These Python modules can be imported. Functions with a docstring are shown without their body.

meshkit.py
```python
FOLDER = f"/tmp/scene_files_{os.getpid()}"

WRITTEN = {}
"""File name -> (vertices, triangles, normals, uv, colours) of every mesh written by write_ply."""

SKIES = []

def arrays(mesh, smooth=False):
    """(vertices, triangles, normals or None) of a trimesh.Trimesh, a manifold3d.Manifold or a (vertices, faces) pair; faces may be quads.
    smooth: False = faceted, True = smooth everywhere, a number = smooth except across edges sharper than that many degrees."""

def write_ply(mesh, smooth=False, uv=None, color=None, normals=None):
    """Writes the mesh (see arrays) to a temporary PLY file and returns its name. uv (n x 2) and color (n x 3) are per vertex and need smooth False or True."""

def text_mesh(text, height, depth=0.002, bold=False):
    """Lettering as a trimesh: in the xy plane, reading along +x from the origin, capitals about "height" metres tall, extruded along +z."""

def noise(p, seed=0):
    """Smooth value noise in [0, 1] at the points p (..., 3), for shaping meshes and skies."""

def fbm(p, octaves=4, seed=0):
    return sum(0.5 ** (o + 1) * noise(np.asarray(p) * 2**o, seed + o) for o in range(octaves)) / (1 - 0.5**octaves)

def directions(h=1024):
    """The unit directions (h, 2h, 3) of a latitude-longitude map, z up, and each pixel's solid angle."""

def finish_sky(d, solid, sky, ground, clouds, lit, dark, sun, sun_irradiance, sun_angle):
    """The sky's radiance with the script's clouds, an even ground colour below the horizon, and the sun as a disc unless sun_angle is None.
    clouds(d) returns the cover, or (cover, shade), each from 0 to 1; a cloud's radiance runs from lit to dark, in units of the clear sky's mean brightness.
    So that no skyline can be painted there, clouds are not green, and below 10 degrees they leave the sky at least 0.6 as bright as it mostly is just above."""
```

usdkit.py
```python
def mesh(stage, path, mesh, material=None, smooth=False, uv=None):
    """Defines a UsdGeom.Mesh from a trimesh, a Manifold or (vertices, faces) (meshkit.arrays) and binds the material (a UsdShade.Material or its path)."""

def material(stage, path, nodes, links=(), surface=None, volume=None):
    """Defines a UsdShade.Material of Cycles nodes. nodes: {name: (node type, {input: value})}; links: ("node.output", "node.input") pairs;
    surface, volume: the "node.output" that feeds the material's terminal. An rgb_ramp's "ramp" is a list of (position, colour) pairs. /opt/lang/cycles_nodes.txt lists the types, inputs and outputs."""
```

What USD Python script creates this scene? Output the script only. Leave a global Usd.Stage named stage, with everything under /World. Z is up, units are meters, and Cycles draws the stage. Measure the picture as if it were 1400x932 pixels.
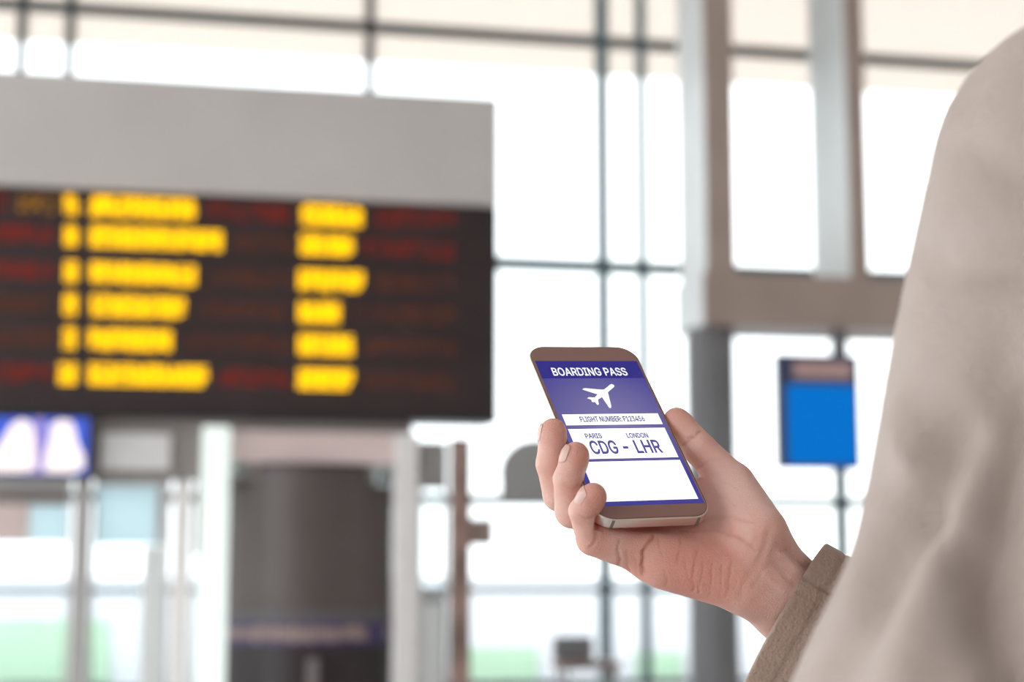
import math, random
import numpy as np
import trimesh
from shapely.geometry import Polygon, box as sbox
from shapely import affinity
from pxr import Usd, UsdGeom, UsdLux, UsdShade, Gf, Sdf, Vt
import usdkit, meshkit

# ------------------------------------------------------------------ camera, sky, exposure
stage = Usd.Stage.CreateInMemory()
UsdGeom.SetStageUpAxis(stage, UsdGeom.Tokens.z)
UsdGeom.SetStageMetersPerUnit(stage, 1.0)
world = UsdGeom.Xform.Define(stage, '/World')
stage.SetDefaultPrim(world.GetPrim())
UsdGeom.Scope.Define(stage, '/World/Looks')

F = 2333.0                       # focal length in pixels of the 1400 x 932 frame
CAM_Z, YAW, PITCH = 1.30, math.radians(11.7), math.atan(311 / 2333.0)
EXPOSURE, FSTOP, FOCUS = 0.60, 6.2, 0.935
SKY = 1.9
RIGHT = np.array([math.cos(YAW), -math.sin(YAW), 0])
HEAD = np.array([math.sin(YAW), math.cos(YAW), 0])          # heading on the floor
UPZ = np.array([0, 0, 1.0])
FWD = math.cos(PITCH) * HEAD + math.sin(PITCH) * UPZ
UP = math.cos(PITCH) * UPZ - math.sin(PITCH) * HEAD
EYE = np.array([0, 0, CAM_Z])
cam = UsdGeom.Camera.Define(stage, '/World/camera')
cam.CreateHorizontalApertureAttr(36.0)
cam.CreateVerticalApertureAttr(36.0 * 932 / 1400)
cam.CreateFocalLengthAttr(36.0 * F / 1400)
cam.CreateFStopAttr(FSTOP)
cam.CreateFocusDistanceAttr(FOCUS)
cam.CreateClippingRangeAttr(Gf.Vec2f(0.05, 2000))
cam.CreateExposureAttr(EXPOSURE)
mtx = np.eye(4)
mtx[0, :3], mtx[1, :3], mtx[2, :3], mtx[3, :3] = RIGHT, UP, -FWD, EYE
cam.AddTransformOp().Set(Gf.Matrix4d(*map(float, mtx.ravel())))

dome = UsdLux.DomeLight.Define(stage, '/World/sky')
dome.CreateIntensityAttr(1.0)
sky = usdkit.material(stage, '/World/Looks/overcast_sky', {
    'tc': ('texture_coordinate', {}),
    'n': ('noise_texture', {'scale': 2.2, 'detail': 4.0}),
    'r': ('rgb_ramp', {'ramp': [(0.3, (0.90, 0.95, 1.0)), (0.7, (1.0, 1.0, 0.99))]}),
    'b': ('background_shader', {'strength': SKY})},
    [('tc.generated', 'n.vector'), ('n.fac', 'r.fac'), ('r.color', 'b.color')], surface='b.background')
UsdShade.MaterialBindingAPI.Apply(dome.GetPrim()).Bind(sky)


def ray(u, v):
    return (u - 700) / F * RIGHT + FWD + (466 - v) / F * UP


def at(u, v, t):                 # the point of the hall's plane y = t seen in that direction
    d = ray(u, v)
    return EYE + d * (t / d[1])


# ------------------------------------------------------------------ helpers
used = {}


def free(parent, name):
    key = (parent, name)
    n = used.get(key, 0)
    used[key] = n + 1
    return f'{parent}/{name}' + (f'_{n:03d}' if n else '')


def tag(o, label=None, cat=None, group=None, kind=None):
    p = o.GetPrim() if hasattr(o, 'GetPrim') else o
    for k, v in (('label', label), ('category', cat), ('group', group), ('kind', kind)):
        if v:
            p.SetCustomDataByKey(k, v)
    return o


def thing(name, label, cat, loc=(0, 0, 0), group=None, kind=None, matrix=None):
    x = UsdGeom.Xform.Define(stage, free('/World', name))
    if matrix is not None:
        x.AddTransformOp().Set(Gf.Matrix4d(*map(float, np.asarray(matrix).ravel())))
    else:
        x.AddTranslateOp().Set(Gf.Vec3d(*map(float, loc)))
    x._loc = np.asarray(loc, float)
    return tag(x, label, cat, group, kind)


def obj(name, mesh, m, parent=None, smooth=False, label=None, kind=None, local=False):
    """One mesh prim. Under a thing made with loc the vertices are given in world coordinates unless local."""
    path = str(parent.GetPath()) if parent is not None else '/World'
    if parent is not None and not local and hasattr(parent, '_loc'):
        mesh = mesh.copy()
        mesh.apply_translation(-parent._loc)
    o = usdkit.mesh(stage, free(path, name), mesh, m, smooth=smooth)
    if hasattr(parent, '_loc'):
        o._loc = parent._loc
    else:
        o._loc = np.zeros(3)
    return tag(o, label, kind=kind)


def bx(x0, x1, y0, y1, z0, z1, bevel=0.0):
    e = np.array([x1 - x0, y1 - y0, z1 - z0])
    c = np.array([x0 + x1, y0 + y1, z0 + z1]) / 2
    if bevel > 0:
        b = min(bevel, 0.45 * e.min())
        pts = []
        for sx in (-1, 1):
            for sy in (-1, 1):
                for sz in (-1, 1):
                    s = np.array([sx, sy, sz])
                    for k in range(3):
                        q = e / 2 - b
                        q = q.copy(); q[k] = e[k] / 2
                        pts.append(c + s * q)
        return trimesh.convex.convex_hull(np.array(pts))
    m = trimesh.creation.box(e)
    m.apply_translation(c)
    return m


def cat(ms):
    return trimesh.util.concatenate(list(ms))


def cyl(p, q, r, n=24, r2=None):
    """Tapered round bar from p to q."""
    p, q = np.asarray(p, float), np.asarray(q, float)
    r2 = r if r2 is None else r2
    d = (q - p) / np.linalg.norm(q - p)
    a = np.cross(d, [0, 0, 1.0] if abs(d[2]) < .9 else [1.0, 0, 0]); a /= np.linalg.norm(a)
    b = np.cross(d, a)
    th = np.linspace(0, 2 * np.pi, n, endpoint=False)
    ring = np.cos(th)[:, None] * a + np.sin(th)[:, None] * b
    v = np.vstack([p + r * ring, q + r2 * ring, [p], [q]])
    f = []
    for i in range(n):
        j = (i + 1) % n
        f += [[i, n + i, j], [j, n + i, n + j], [2 * n, i, j], [2 * n + 1, n + j, n + i]]
    m = trimesh.Trimesh(v, f, process=False); m.fix_normals()
    return m


def mat(name, color, rough=0.5, metal=0.0, vary=0.0, scale=6.0, bump=0.0, bump_scale=200.0, **kw):
    nodes = {'p': ('principled_bsdf', {'base_color': color, 'roughness': rough, 'metallic': metal, **kw})}
    links = []
    if vary or bump:
        nodes['g'] = ('geometry', {})
    if vary:
        nodes['n'] = ('noise_texture', {'scale': scale, 'detail': 4.0})
        c = np.array(color)
        nodes['r'] = ('rgb_ramp', {'ramp': [(0.3, tuple(c * (1 - vary))), (0.7, tuple(np.minimum(c * (1 + vary), 1)))]})
        links += [('g.position', 'n.vector'), ('n.fac', 'r.fac'), ('r.color', 'p.base_color')]
    if bump:
        nodes['bn'] = ('noise_texture', {'scale': bump_scale, 'detail': 3.0})
        nodes['b'] = ('bump', {'strength': bump, 'distance': 0.4 / bump_scale})
        links += [('g.position', 'bn.vector'), ('bn.fac', 'b.height'), ('b.normal', 'p.normal')]
    return usdkit.material(stage, f'/World/Looks/{name}', nodes, links, surface='p.BSDF')


def glow(name, color, strength, gloss=True):
    return usdkit.material(stage, f'/World/Looks/{name}', {
        'p': ('principled_bsdf', {'base_color': (0.006, 0.006, 0.006), 'roughness': 0.25, 'emission_color': color, 'emission_strength': strength * 2 ** -EXPOSURE,
                                  'specular_ior_level': 0.5 if gloss else 0.0})}, surface='p.BSDF')


def surface_nets(d, origin, h):
    """Naive surface nets of the zero level of the grid d."""
    s = d < 0
    nx, ny, nz = d.shape
    acc = np.zeros((nx - 1, ny - 1, nz - 1, 3), np.float32)
    cnt = np.zeros((nx - 1, ny - 1, nz - 1), np.float32)
    corners = [(i, j, k) for i in (0, 1) for j in (0, 1) for k in (0, 1)]
    sl = lambda o: tuple(slice(a, n - 1 + a) for a, n in zip(o, d.shape))
    for a in corners:
        for ax in range(3):
            if a[ax] == 1:
                continue
            b = list(a); b[ax] = 1; b = tuple(b)
            da, db = d[sl(a)], d[sl(b)]
            m = s[sl(a)] != s[sl(b)]
            t = np.where(m, da / np.where(m, da - db, 1), 0)
            for k in range(3):
                acc[..., k] += np.where(m, a[k] + (t if k == ax else 0), 0)
            cnt += m
    idx = np.full(cnt.shape, -1, np.int64)
    on = cnt > 0
    idx[on] = np.arange(on.sum())
    v = (np.argwhere(on) + acc[on] / cnt[on][:, None]) * h + origin
    faces = []
    for ax in range(3):
        a = [slice(1, n - 1) for n in d.shape]; b = list(a)
        a[ax] = slice(0, d.shape[ax] - 1); b[ax] = slice(1, d.shape[ax])
        sa, sb = s[tuple(a)], s[tuple(b)]
        w = np.argwhere(sa != sb)
        flip = sa[tuple(w.T)]
        o1, o2 = [k for k in range(3) if k != ax]
        base = w.copy(); base[:, o1] += 1; base[:, o2] += 1
        q = []
        for (e1, e2) in ((-1, -1), (0, -1), (0, 0), (-1, 0)):
            c = base.copy(); c[:, o1] += e1; c[:, o2] += e2
            q.append(idx[c[:, 0], c[:, 1], c[:, 2]])
        q = np.stack(q, 1)
        if ax == 1:
            flip = ~flip
        q[~flip] = q[~flip][:, ::-1]
        faces.append(q)
    q = np.vstack(faces)
    f = np.vstack([q[:, [0, 1, 2]], q[:, [0, 2, 3]]])
    m = trimesh.Trimesh(v, f, process=False)
    if m.volume < 0:
        m.invert()
    return m


def grid(lo, hi, h):
    ax = [np.arange(a, b + h, h, dtype=np.float32) for a, b in zip(lo, hi)]
    return np.meshgrid(*ax, indexing='ij', sparse=True)


def cone(G, a, b, ra, rb, flat=None):
    """Distance to a tapered capsule; flat = (direction, factor) widens nothing but squeezes along that direction."""
    a, b = np.asarray(a, float), np.asarray(b, float)
    ba = b - a
    px, py, pz = G[0] - np.float32(a[0]), G[1] - np.float32(a[1]), G[2] - np.float32(a[2])
    L = max(float(ba @ ba), 1e-12)
    hh = np.clip((px * np.float32(ba[0]) + py * np.float32(ba[1]) + pz * np.float32(ba[2])) / np.float32(L), 0, 1)
    qx, qy, qz = px - hh * np.float32(ba[0]), py - hh * np.float32(ba[1]), pz - hh * np.float32(ba[2])
    if flat is not None:
        n, k = np.asarray(flat[0], float), flat[1]
        n = n / np.linalg.norm(n)
        dn = qx * np.float32(n[0]) + qy * np.float32(n[1]) + qz * np.float32(n[2])
        e = np.float32(k - 1) * dn
        qx, qy, qz = qx + e * np.float32(n[0]), qy + e * np.float32(n[1]), qz + e * np.float32(n[2])
    return np.sqrt(qx * qx + qy * qy + qz * qz) - (np.float32(ra) + np.float32(rb - ra) * hh)


def ball(G, c, r):
    """Ellipsoid (approximate distance)."""
    r = np.asarray(r, float) * np.ones(3)
    k = np.sqrt(sum(((G[i] - np.float32(c[i])) / np.float32(r[i])) ** 2 for i in range(3)))
    return (k - 1) * np.float32(r.min())


def smin(a, b, k):
    h = np.maximum(k - np.abs(a - b), 0) / k
    return np.minimum(a, b) - h * h * np.float32(k / 4)


# ------------------------------------------------------------------ materials
M = {}
M['ceiling'] = mat('white_ceiling', (0.72, 0.71, 0.69), 0.8, vary=0.04, scale=0.6)
M['floor'] = mat('terrazzo_floor', (0.62, 0.60, 0.58), 0.22, vary=0.08, scale=14)
M['paving'] = mat('pale_concrete_paving', (0.33, 0.335, 0.36), 0.85, vary=0.06, scale=0.5)
M['lawn'] = mat('lawn', (0.18, 0.30, 0.19), 0.9, vary=0.12, scale=1.5, bump=0.5, bump_scale=30)
M['mullion'] = mat('grey_mullion_fringe_tint', (0.13, 0.19, 0.21), 0.45, vary=0.06, scale=3)  # grey mullions; the teal of lens fringing is put into their colour
M['mullion_dark'] = mat('dark_grey_mullion_paint', (0.10, 0.10, 0.095), 0.45, vary=0.06, scale=3)
M['blind'] = usdkit.material(stage, '/World/Looks/cream_blind_cloth', {
    'd': ('diffuse_bsdf', {'color': (0.80, 0.74, 0.68)}), 't': ('translucent_bsdf', {'color': (0.80, 0.735, 0.69)}),
    'm': ('mix_closure', {'fac': 0.85})}, [('d.BSDF', 'm.closure1'), ('t.BSDF', 'm.closure2')], surface='m.closure')
M['glass'] = usdkit.material(stage, '/World/Looks/window_glass', {
    'f': ('fresnel', {'IOR': 1.45}), 't': ('transparent_bsdf', {'color': (0.97, 0.99, 0.99)}), 'g': ('glossy_bsdf', {'roughness': 0.0, 'color': (1, 1, 1)}),
    'm': ('mix_closure', {})}, [('f.fac', 'm.fac'), ('t.BSDF', 'm.closure1'), ('g.BSDF', 'm.closure2')], surface='m.closure')
M['pier_lit'] = mat('pier_paint_lit_tone', (0.80, 0.82, 0.81), 0.5, vary=0.05, scale=1.5)  # window light on the pier sides and beam end, put into a paler tone
M['pier_shaded'] = mat('pier_paint_shaded_tone', (0.46, 0.355, 0.305), 0.45, vary=0.08, scale=1.5)  # same piers and beam, shade of the front put into a browner tone
M['column'] = mat('dark_grey_column_paint', (0.22, 0.215, 0.225), 0.28, vary=0.10, scale=2.5)
M['fascia'] = mat('grey_fascia_sheet', (0.61, 0.565, 0.54), 0.5, vary=0.04, scale=1.2)
M['board'] = mat('black_display_housing', (0.034, 0.020, 0.021), 0.3, vary=0.15, scale=2, specular_ior_level=0.4)
M['led_amber'] = glow('amber_led', (1.0, 0.52, 0.0), 2.5, False)
M['led_dimamber'] = glow('dim_amber_led', (1.0, 0.42, 0.0), 0.7, False)
M['led_red'] = glow('dull_red_led', (1.0, 0.07, 0.03), 0.34, False)
M['led_brown'] = glow('dull_brown_led', (1.0, 0.30, 0.14), 0.16, False)


# ------------------------------------------------------------------ the setting
T_WIN, T_BOARD, T_PIER = 19.0, 14.0, 16.5
HALL_Z = 9.6


def struct(name, mesh, m, label=None, smooth=False):
    o = obj(name, mesh, m, None, smooth=smooth)
    return tag(o, label, name.split('_')[0], kind='structure')


struct('floor', bx(-11, 30, -9, T_WIN + .15, -0.2, 0), M['floor'], 'polished pale terrazzo floor of the terminal hall')
struct('ceiling', bx(-11, 30, -9.0, T_WIN + .4, HALL_Z, HALL_Z + 0.3), M['ceiling'], 'plain white ceiling high above the terminal hall')
M['side_wall'] = mat('warm_white_wall_paint', (0.74, 0.72, 0.70), 0.7, vary=0.04, scale=0.8)
struct('wall_right_added', bx(13.0, 13.25, -9, T_WIN - .1, 0, HALL_Z), M['side_wall'], 'unseen warm white wall added beyond the piers to block sky light')  # out of view, added to keep sky light from coming in here
struct('wall_back_added', bx(-11, 13.0, -9.2, -8.95, 0, HALL_Z), M['side_wall'], 'unseen warm white wall added far behind the person to cut front light')  # out of view, added to weaken light on surfaces facing the camera
struct('ground', bx(-160, -11.0, -160, T_WIN + .15, -0.25, -0.05), M['paving'], 'pale concrete paving outside the open left side of the hall')
struct('ground', bx(-160, 160, T_WIN + .15, 320, -0.25, -0.05), M['paving'], 'pale concrete paving outside beyond the window wall')


def lawn(u0, u1, v0, label):
    """A patch of grass from the far edge v0 to the foot of the window wall."""
    def foot(u, v):
        d = ray(u, v)
        return (EYE + d * (-CAM_Z / d[2]))[:2]
    far, near = [foot(u0, v0), foot(u1, v0)], [foot(u1, 932), foot(u0, 932)]
    m = trimesh.creation.extrude_polygon(Polygon(far + near), .06, engine='earcut')
    m.apply_translation([0, 0, -.06])
    tag(obj('lawn', m, M['lawn']), label, 'lawn', kind='structure')


lawn(-260, 150, 846, 'pale green lawn outside behind the left entrance posts')
lawn(636, 735, 884, 'small pale green lawn outside below the round-topped sign')
lawn(868, 932, 890, 'narrow pale green lawn outside beside the dark column')

# the glazed front wall: one window, its members and panes are parts
win = thing('window_1', 'tall glazed wall of large panes between thin grey mullions', 'window', (at(700, 777, T_WIN)[0], T_WIN, 0), kind='structure')
ys = [(u, at(u, 300, T_WIN)[0]) for u in (-1250, -760, -330, 20, 87, 503, 824, 878, 1140, 1440, 1760)]
xs = [x for _, x in ys]
z_up, z_lo, z_sill, z_rail = at(800, 56, T_WIN)[2], at(800, 364, T_WIN)[2], at(1100, 687, T_WIN)[2], at(760, 806, T_WIN)[2]
zl = [0.0, z_rail, z_sill, z_lo, z_up, HALL_Z]
for k, (u, x) in enumerate(ys):
    w = 0.135 if u in (824, 1140) else 0.10
    obj('mullion', bx(x - w / 2, x + w / 2, T_WIN - .06, T_WIN + .06, z_lo if u in (20, 87, 503) else 0, HALL_Z, .01), M['mullion_dark'] if u < 510 else M['mullion'], win)
for k, z in enumerate(zl):
    hgt = (0.12, 0.07, 0.11, 0.15, 0.12, 0.1)[k]
    m_ = M['mullion_dark'] if k in (4, 5) else M['mullion']
    obj('transom', bx(xs[0], xs[-1], T_WIN - .05, T_WIN + .05, max(0, z - hgt / 2), z + hgt / 2, .01), m_, win)
for i in range(len(xs) - 1):
    for j in range(len(zl) - 1):
        obj('pane', bx(xs[i] + .02, xs[i + 1] - .02, T_WIN + .012, T_WIN + .014, zl[j] + .03, zl[j + 1] - .03), M['glass'], win)
zb = at(640, 92, T_WIN)[2]
for i in range(len(xs) - 1):
    if xs[i + 1] - xs[i] > .1:
        obj('roller_blind', bx(xs[i] + .03, xs[i + 1] - .03, T_WIN + .03, T_WIN + .036, zb, HALL_Z - .05), M['blind'], win, label='cream roller blind half drawn down')

# piers, beam, column on the right
def pier(name, ul, um, ur, depth, label, z0, z1, t=T_PIER):
    x0, x1 = at(um, 200, t)[0], at(ur, 200, t)[0]
    p = thing(name, label, 'pillar', (x0, t, z0), kind='structure')
    obj('front_panel', bx(x0, x1, t, t + .04, z0, z1), M['pier_shaded'], p, label='beige brown front in the shaded tone')
    obj('side_panel', bx(x0, x0 + .04, t + .04, t + depth, z0, z1), M['pier_lit'], p, label='pale grey side in the lit tone')
    obj('core', bx(x0 + .04, x1, t + .04, t + depth, z0, z1), M['pier_lit'], p)
    return p


zb0, zb1 = at(1080, 446, T_PIER)[2], at(1080, 376, T_PIER)[2]
pier('pier', 925, 965, 1003, 0.95, 'wide pier with shaded front tone and lit side tone rising beside the board from the beam end', zb1, HALL_Z)
pier('pier', 1100, 1160, 1184, 1.05, 'narrow pier with shaded front tone and lit side tone beside the near shoulder above the beam', zb1, HALL_Z)
bm = thing('beam', 'horizontal beam in the shaded brown tone carrying two piers', 'beam', (at(962, 400, T_PIER)[0], T_PIER, zb0), kind='structure')
bx0, bx1 = at(962, 410, T_PIER)[0], at(1700, 410, T_PIER)[0]
obj('front_panel', bx(bx0, bx1, T_PIER - .02, T_PIER + .03, zb0, zb1, .005), M['pier_shaded'], bm)
obj('end_panel', bx(bx0, bx0 + .04, T_PIER + .03, T_PIER + .95, zb0, zb1), M['pier_lit'], bm, label='end face of the beam in the lit pale tone')
obj('core', bx(bx0 + .04, bx1, T_PIER + .03, T_PIER + .95, zb0, zb1), M['pier_shaded'], bm)
cx0, cx1 = at(944, 600, T_PIER + .3)[0], at(1009, 600, T_PIER + .3)[0]
cr = (cx1 - cx0) / 2
col = thing('column', 'dark grey round column under the beam, behind the raised thumb', 'column', ((cx0 + cx1) / 2, T_PIER + .4, 0), kind='structure')
c_ = np.array([(cx0 + cx1) / 2, T_PIER + .4, 0])
obj('shaft', cyl(c_ + [0, 0, .1], c_ + [0, 0, zb0], cr, 40), M['column'], col, smooth=40)
obj('base_ring', cyl(c_, c_ + [0, 0, .1], cr * 1.12, 40, cr * 1.06), M['column'], col, smooth=40)
c2 = np.array([at(1560, 500, T_PIER)[0], T_PIER + .4, 0])
col2 = thing('column', 'dark grey round column under the far end of the beam', 'column', tuple(c2), kind='structure')
obj('shaft', cyl(c2 + [0, 0, .1], c2 + [0, 0, zb0], cr, 40), M['column'], col2, smooth=40)
obj('base_ring', cyl(c2, c2 + [0, 0, .1], cr * 1.12, 40, cr * 1.06), M['column'], col2, smooth=40)

# ------------------------------------------------------------------ departure board
random.seed(4)
rng = np.random.default_rng(4)
bl, br = at(-240, 300, T_BOARD)[0], at(680.5, 300, T_BOARD)[0]
bz1, bzm, bz0 = at(340, 116, T_BOARD)[2], at(340, 268, T_BOARD)[2], at(340, 572, T_BOARD)[2]
board = thing('departure_board', 'wide black departure board with rows of amber characters under a grey fascia', 'departure board', (bl, T_BOARD, bz0))
obj('fascia', bx(bl, br, T_BOARD - .03, T_BOARD + .55, bzm, bz1, .015), M['fascia'], board, label='plain grey fascia panel above the display')
obj('housing', bx(bl, br, T_BOARD, T_BOARD + .5, bz0, bzm, .01), M['board'], board, label='black display housing')
obj('bottom_trim', bx(bl, br, T_BOARD - .012, T_BOARD, bz0, bz0 + .05, .004), mat('black_trim', (0.008, 0.006, 0.006), .5), board)
tf = T_BOARD - .004
cell_h = 28 * T_BOARD / F * 1.0


def dots(cx, cz, w, h, nx, nz, fill, first):
    """One dot-matrix cell: small square lamps, some of them lit."""
    ms = []
    on = rng.random((nx, nz)) < fill
    if nx == 4:                  # a lit stem and bar keep a character in one piece
        on[1, :] = True
        on[:, 3] = True
        on[3] &= on[2]
    dx, dz = w / nx, h / nz
    for i in range(nx):
        for k in range(nz):
            if on[i, k]:
                x, z = cx - w / 2 + (i + .5) * dx, cz - h / 2 + (k + .5) * dz
                ms.append(bx(x - dx * .4, x + dx * .4, tf - .004, tf + .003, z - dz * .4, z + dz * .4))
    return cat(ms)


rows_v = [(278, 296), (326, 331), (371, 383), (415, 428), (462, 472), (510, 519)]    # image heights of a row at u = 95 and at u = 450
bright = [[(85, 108), (120, 270), (409, 498)], [(85, 108), (120, 306), (407, 485)], [(85, 108), (120, 270), (405, 499)],
          [(84, 107), (121, 255), (405, 468)], [(83, 106), (118, 237), (405, 485)], [(77, 107), (118, 286), (404, 485)]]
for r, (va, vb) in enumerate(rows_v):
    z = (at(95, va, tf)[2] + at(450, vb, tf)[2]) / 2
    for (u0, u1) in bright[r]:
        u0, u1 = u0 + 3, u1 - 2
        n = max(2, round((u1 - u0) / 13))
        e = np.linspace(u0, u1, n + 1)
        for i in range(n):
            x0, x1 = at(e[i], va, tf)[0], at(e[i + 1], va, tf)[0]
            obj('amber_character', dots((x0 + x1) / 2, z, (x1 - x0) * .95, cell_h, 4, 7, .88, i % 3 == 0), M['led_amber'], board)
    def dull(u0, u1, m, fill):
        n = max(2, round((u1 - u0) / 11))
        e = np.linspace(u0, u1, n + 1)
        ms = [dots((at(e[i], va, tf)[0] + at(e[i + 1], va, tf)[0]) / 2, z, (at(e[i + 1], va, tf)[0] - at(e[i], va, tf)[0]) * .62, cell_h * .85, 2, 5, fill, False) for i in range(n)]
        obj('dull_character_row', cat(ms), m, board, kind='stuff')
    if r == 0:
        dull(-200, 12, M['led_red'], .5); dull(24, 76, M['led_dimamber'], .5)
    else:
        dull(-200, 72, M['led_red'] if r in (1, 2, 5) else M['led_brown'], .7)
    dull(bright[r][1][1] + 14, 398, M['led_red'] if r in (0, 5) else M['led_brown'], .62)
    dull(bright[r][2][1] + 14, 622, (M['led_red'], M['led_red'], M['led_brown'], M['led_brown'], M['led_brown'], M['led_brown'])[r], .55)

# ------------------------------------------------------------------ entrance portal below the board
TP = T_BOARD + .12
M['portal'] = mat('grey_brown_portal_paint', (0.29, 0.255, 0.24), 0.45, vary=0.08, scale=2)
M['glow_post'] = usdkit.material(stage, '/World/Looks/white_glass_added_glow', {  # plain post, no lamp; emission and translucency added to make it brighter
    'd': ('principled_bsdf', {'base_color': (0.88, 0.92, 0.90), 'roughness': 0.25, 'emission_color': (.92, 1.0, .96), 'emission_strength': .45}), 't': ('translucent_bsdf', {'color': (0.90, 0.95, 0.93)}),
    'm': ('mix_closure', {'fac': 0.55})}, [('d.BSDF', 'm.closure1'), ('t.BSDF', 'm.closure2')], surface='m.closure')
M['pale_post'] = mat('pale_warm_grey_post', (0.86, 0.82, 0.80), 0.4, vary=0.03)
M['grey_post'] = mat('aluminium_grey_post', (0.48, 0.46, 0.45), 0.4, vary=0.05)
M['pink_panel'] = mat('pale_pinkish_panel', (0.78, 0.63, 0.60), 0.45, vary=0.06, scale=2)
M['plate'] = mat('light_grey_plate', (0.82, 0.80, 0.80), 0.4, vary=0.03)
M['brown_post'] = mat('rusty_brown_post', (0.36, 0.235, 0.20), 0.55, vary=0.45, scale=3.2)
def frosted(name, c, t, fac):
    return usdkit.material(stage, f'/World/Looks/{name}', {'d': ('principled_bsdf', {'base_color': c, 'roughness': 0.3}), 't': ('translucent_bsdf', {'color': t}),
                           'm': ('mix_closure', {'fac': fac})}, [('d.BSDF', 'm.closure1'), ('t.BSDF', 'm.closure2')], surface='m.closure')


M['cyan_glass'] = frosted('pale_cyan_frosted_glass', (0.72, 0.80, 0.83), (0.86, 0.96, 0.99), .8)
M['frost'] = frosted('pale_grey_frosted_glass', (0.74, 0.73, 0.72), (0.85, 0.84, 0.83), .7)
M['dark_glass'] = mat('dark_smoked_glass', (0.105, 0.080, 0.074), 0.30, vary=0.12, scale=1.2)
M['darker'] = mat('near_black_panel', (0.020, 0.011, 0.013), 0.35)
M['band_grey'] = mat('grey_band_film', (0.115, 0.105, 0.112), 0.4)
M['band_blue'] = mat('violet_band_film', (0.055, 0.040, 0.13), 0.4)
M['band_cream'] = mat('dull_cream_print', (0.40, 0.29, 0.24), 0.5)
M['lamp_teal'] = mat('pale_teal_plastic', (0.52, 0.60, 0.60), 0.35)


def X(u, v=700, t=TP): return at(u, v, t)[0]
def Z(u, v, t=TP): return at(u, v, t)[2]


def upright(name, label, cat_, u0, u1, v0, m, depth=.22, t=TP, foot=True, z0=0.0):
    x0, x1, z1 = X(u0, 750, t), X(u1, 750, t), Z(u0, v0, t)
    p = thing(name, label, cat_, ((x0 + x1) / 2, t, z0), kind=None)
    obj('shaft', bx(x0, x1, t, t + depth, z0 + (.06 if foot else 0), z1, .012), m, p)
    if foot:
        obj('base_plate', bx(x0 - .02, x1 + .02, t - .02, t + depth + .02, z0, z0 + .06, .01), M['grey_post'], p)
    return p


hz0, hz1 = Z(300, 655), bz0
hd = thing('portal_header', 'grey brown header beam under the departure board', 'beam', (X(-240), TP, hz0), kind='structure')
obj('beam_body', bx(X(-240), X(563), TP, TP + .35, hz0, hz1 - .002), M['portal'], hd)
obj('cover_panel', bx(X(314), X(540), TP - .03, TP, Z(430, 634), Z(430, 590), .008), M['pink_panel'], hd, label='pale pinkish panel above the dark door')
obj('cover_panel', bx(X(135), X(231), TP - .03, TP, Z(180, 642), Z(180, 592), .008), M['plate'], hd, label='light grey plate beside the blue sign')
upright('entrance_post', 'tall white post made as a fin with added glow left of the dark revolving door', 'post', 273, 312, 582, M['glow_post'], depth=.04, t=TP - .16)
upright('entrance_post', 'pale warm grey post right of the dark revolving door', 'post', 541, 571, 592, M['pale_post'], depth=.2, t=TP - .26)
upright('entrance_post', 'aluminium grey post under the right end of the blue gate sign', 'post', 99, 123, 655, M['grey_post'])
upright('entrance_post', 'pale grey slim post just left of the white fin with added glow', 'post', 236, 261, 655, M['pale_post'], depth=.05, t=TP + .05)
upright('entrance_post', 'grey post outside the left edge of the picture under the header', 'post', -270, -245, 655, M['grey_post'])
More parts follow.
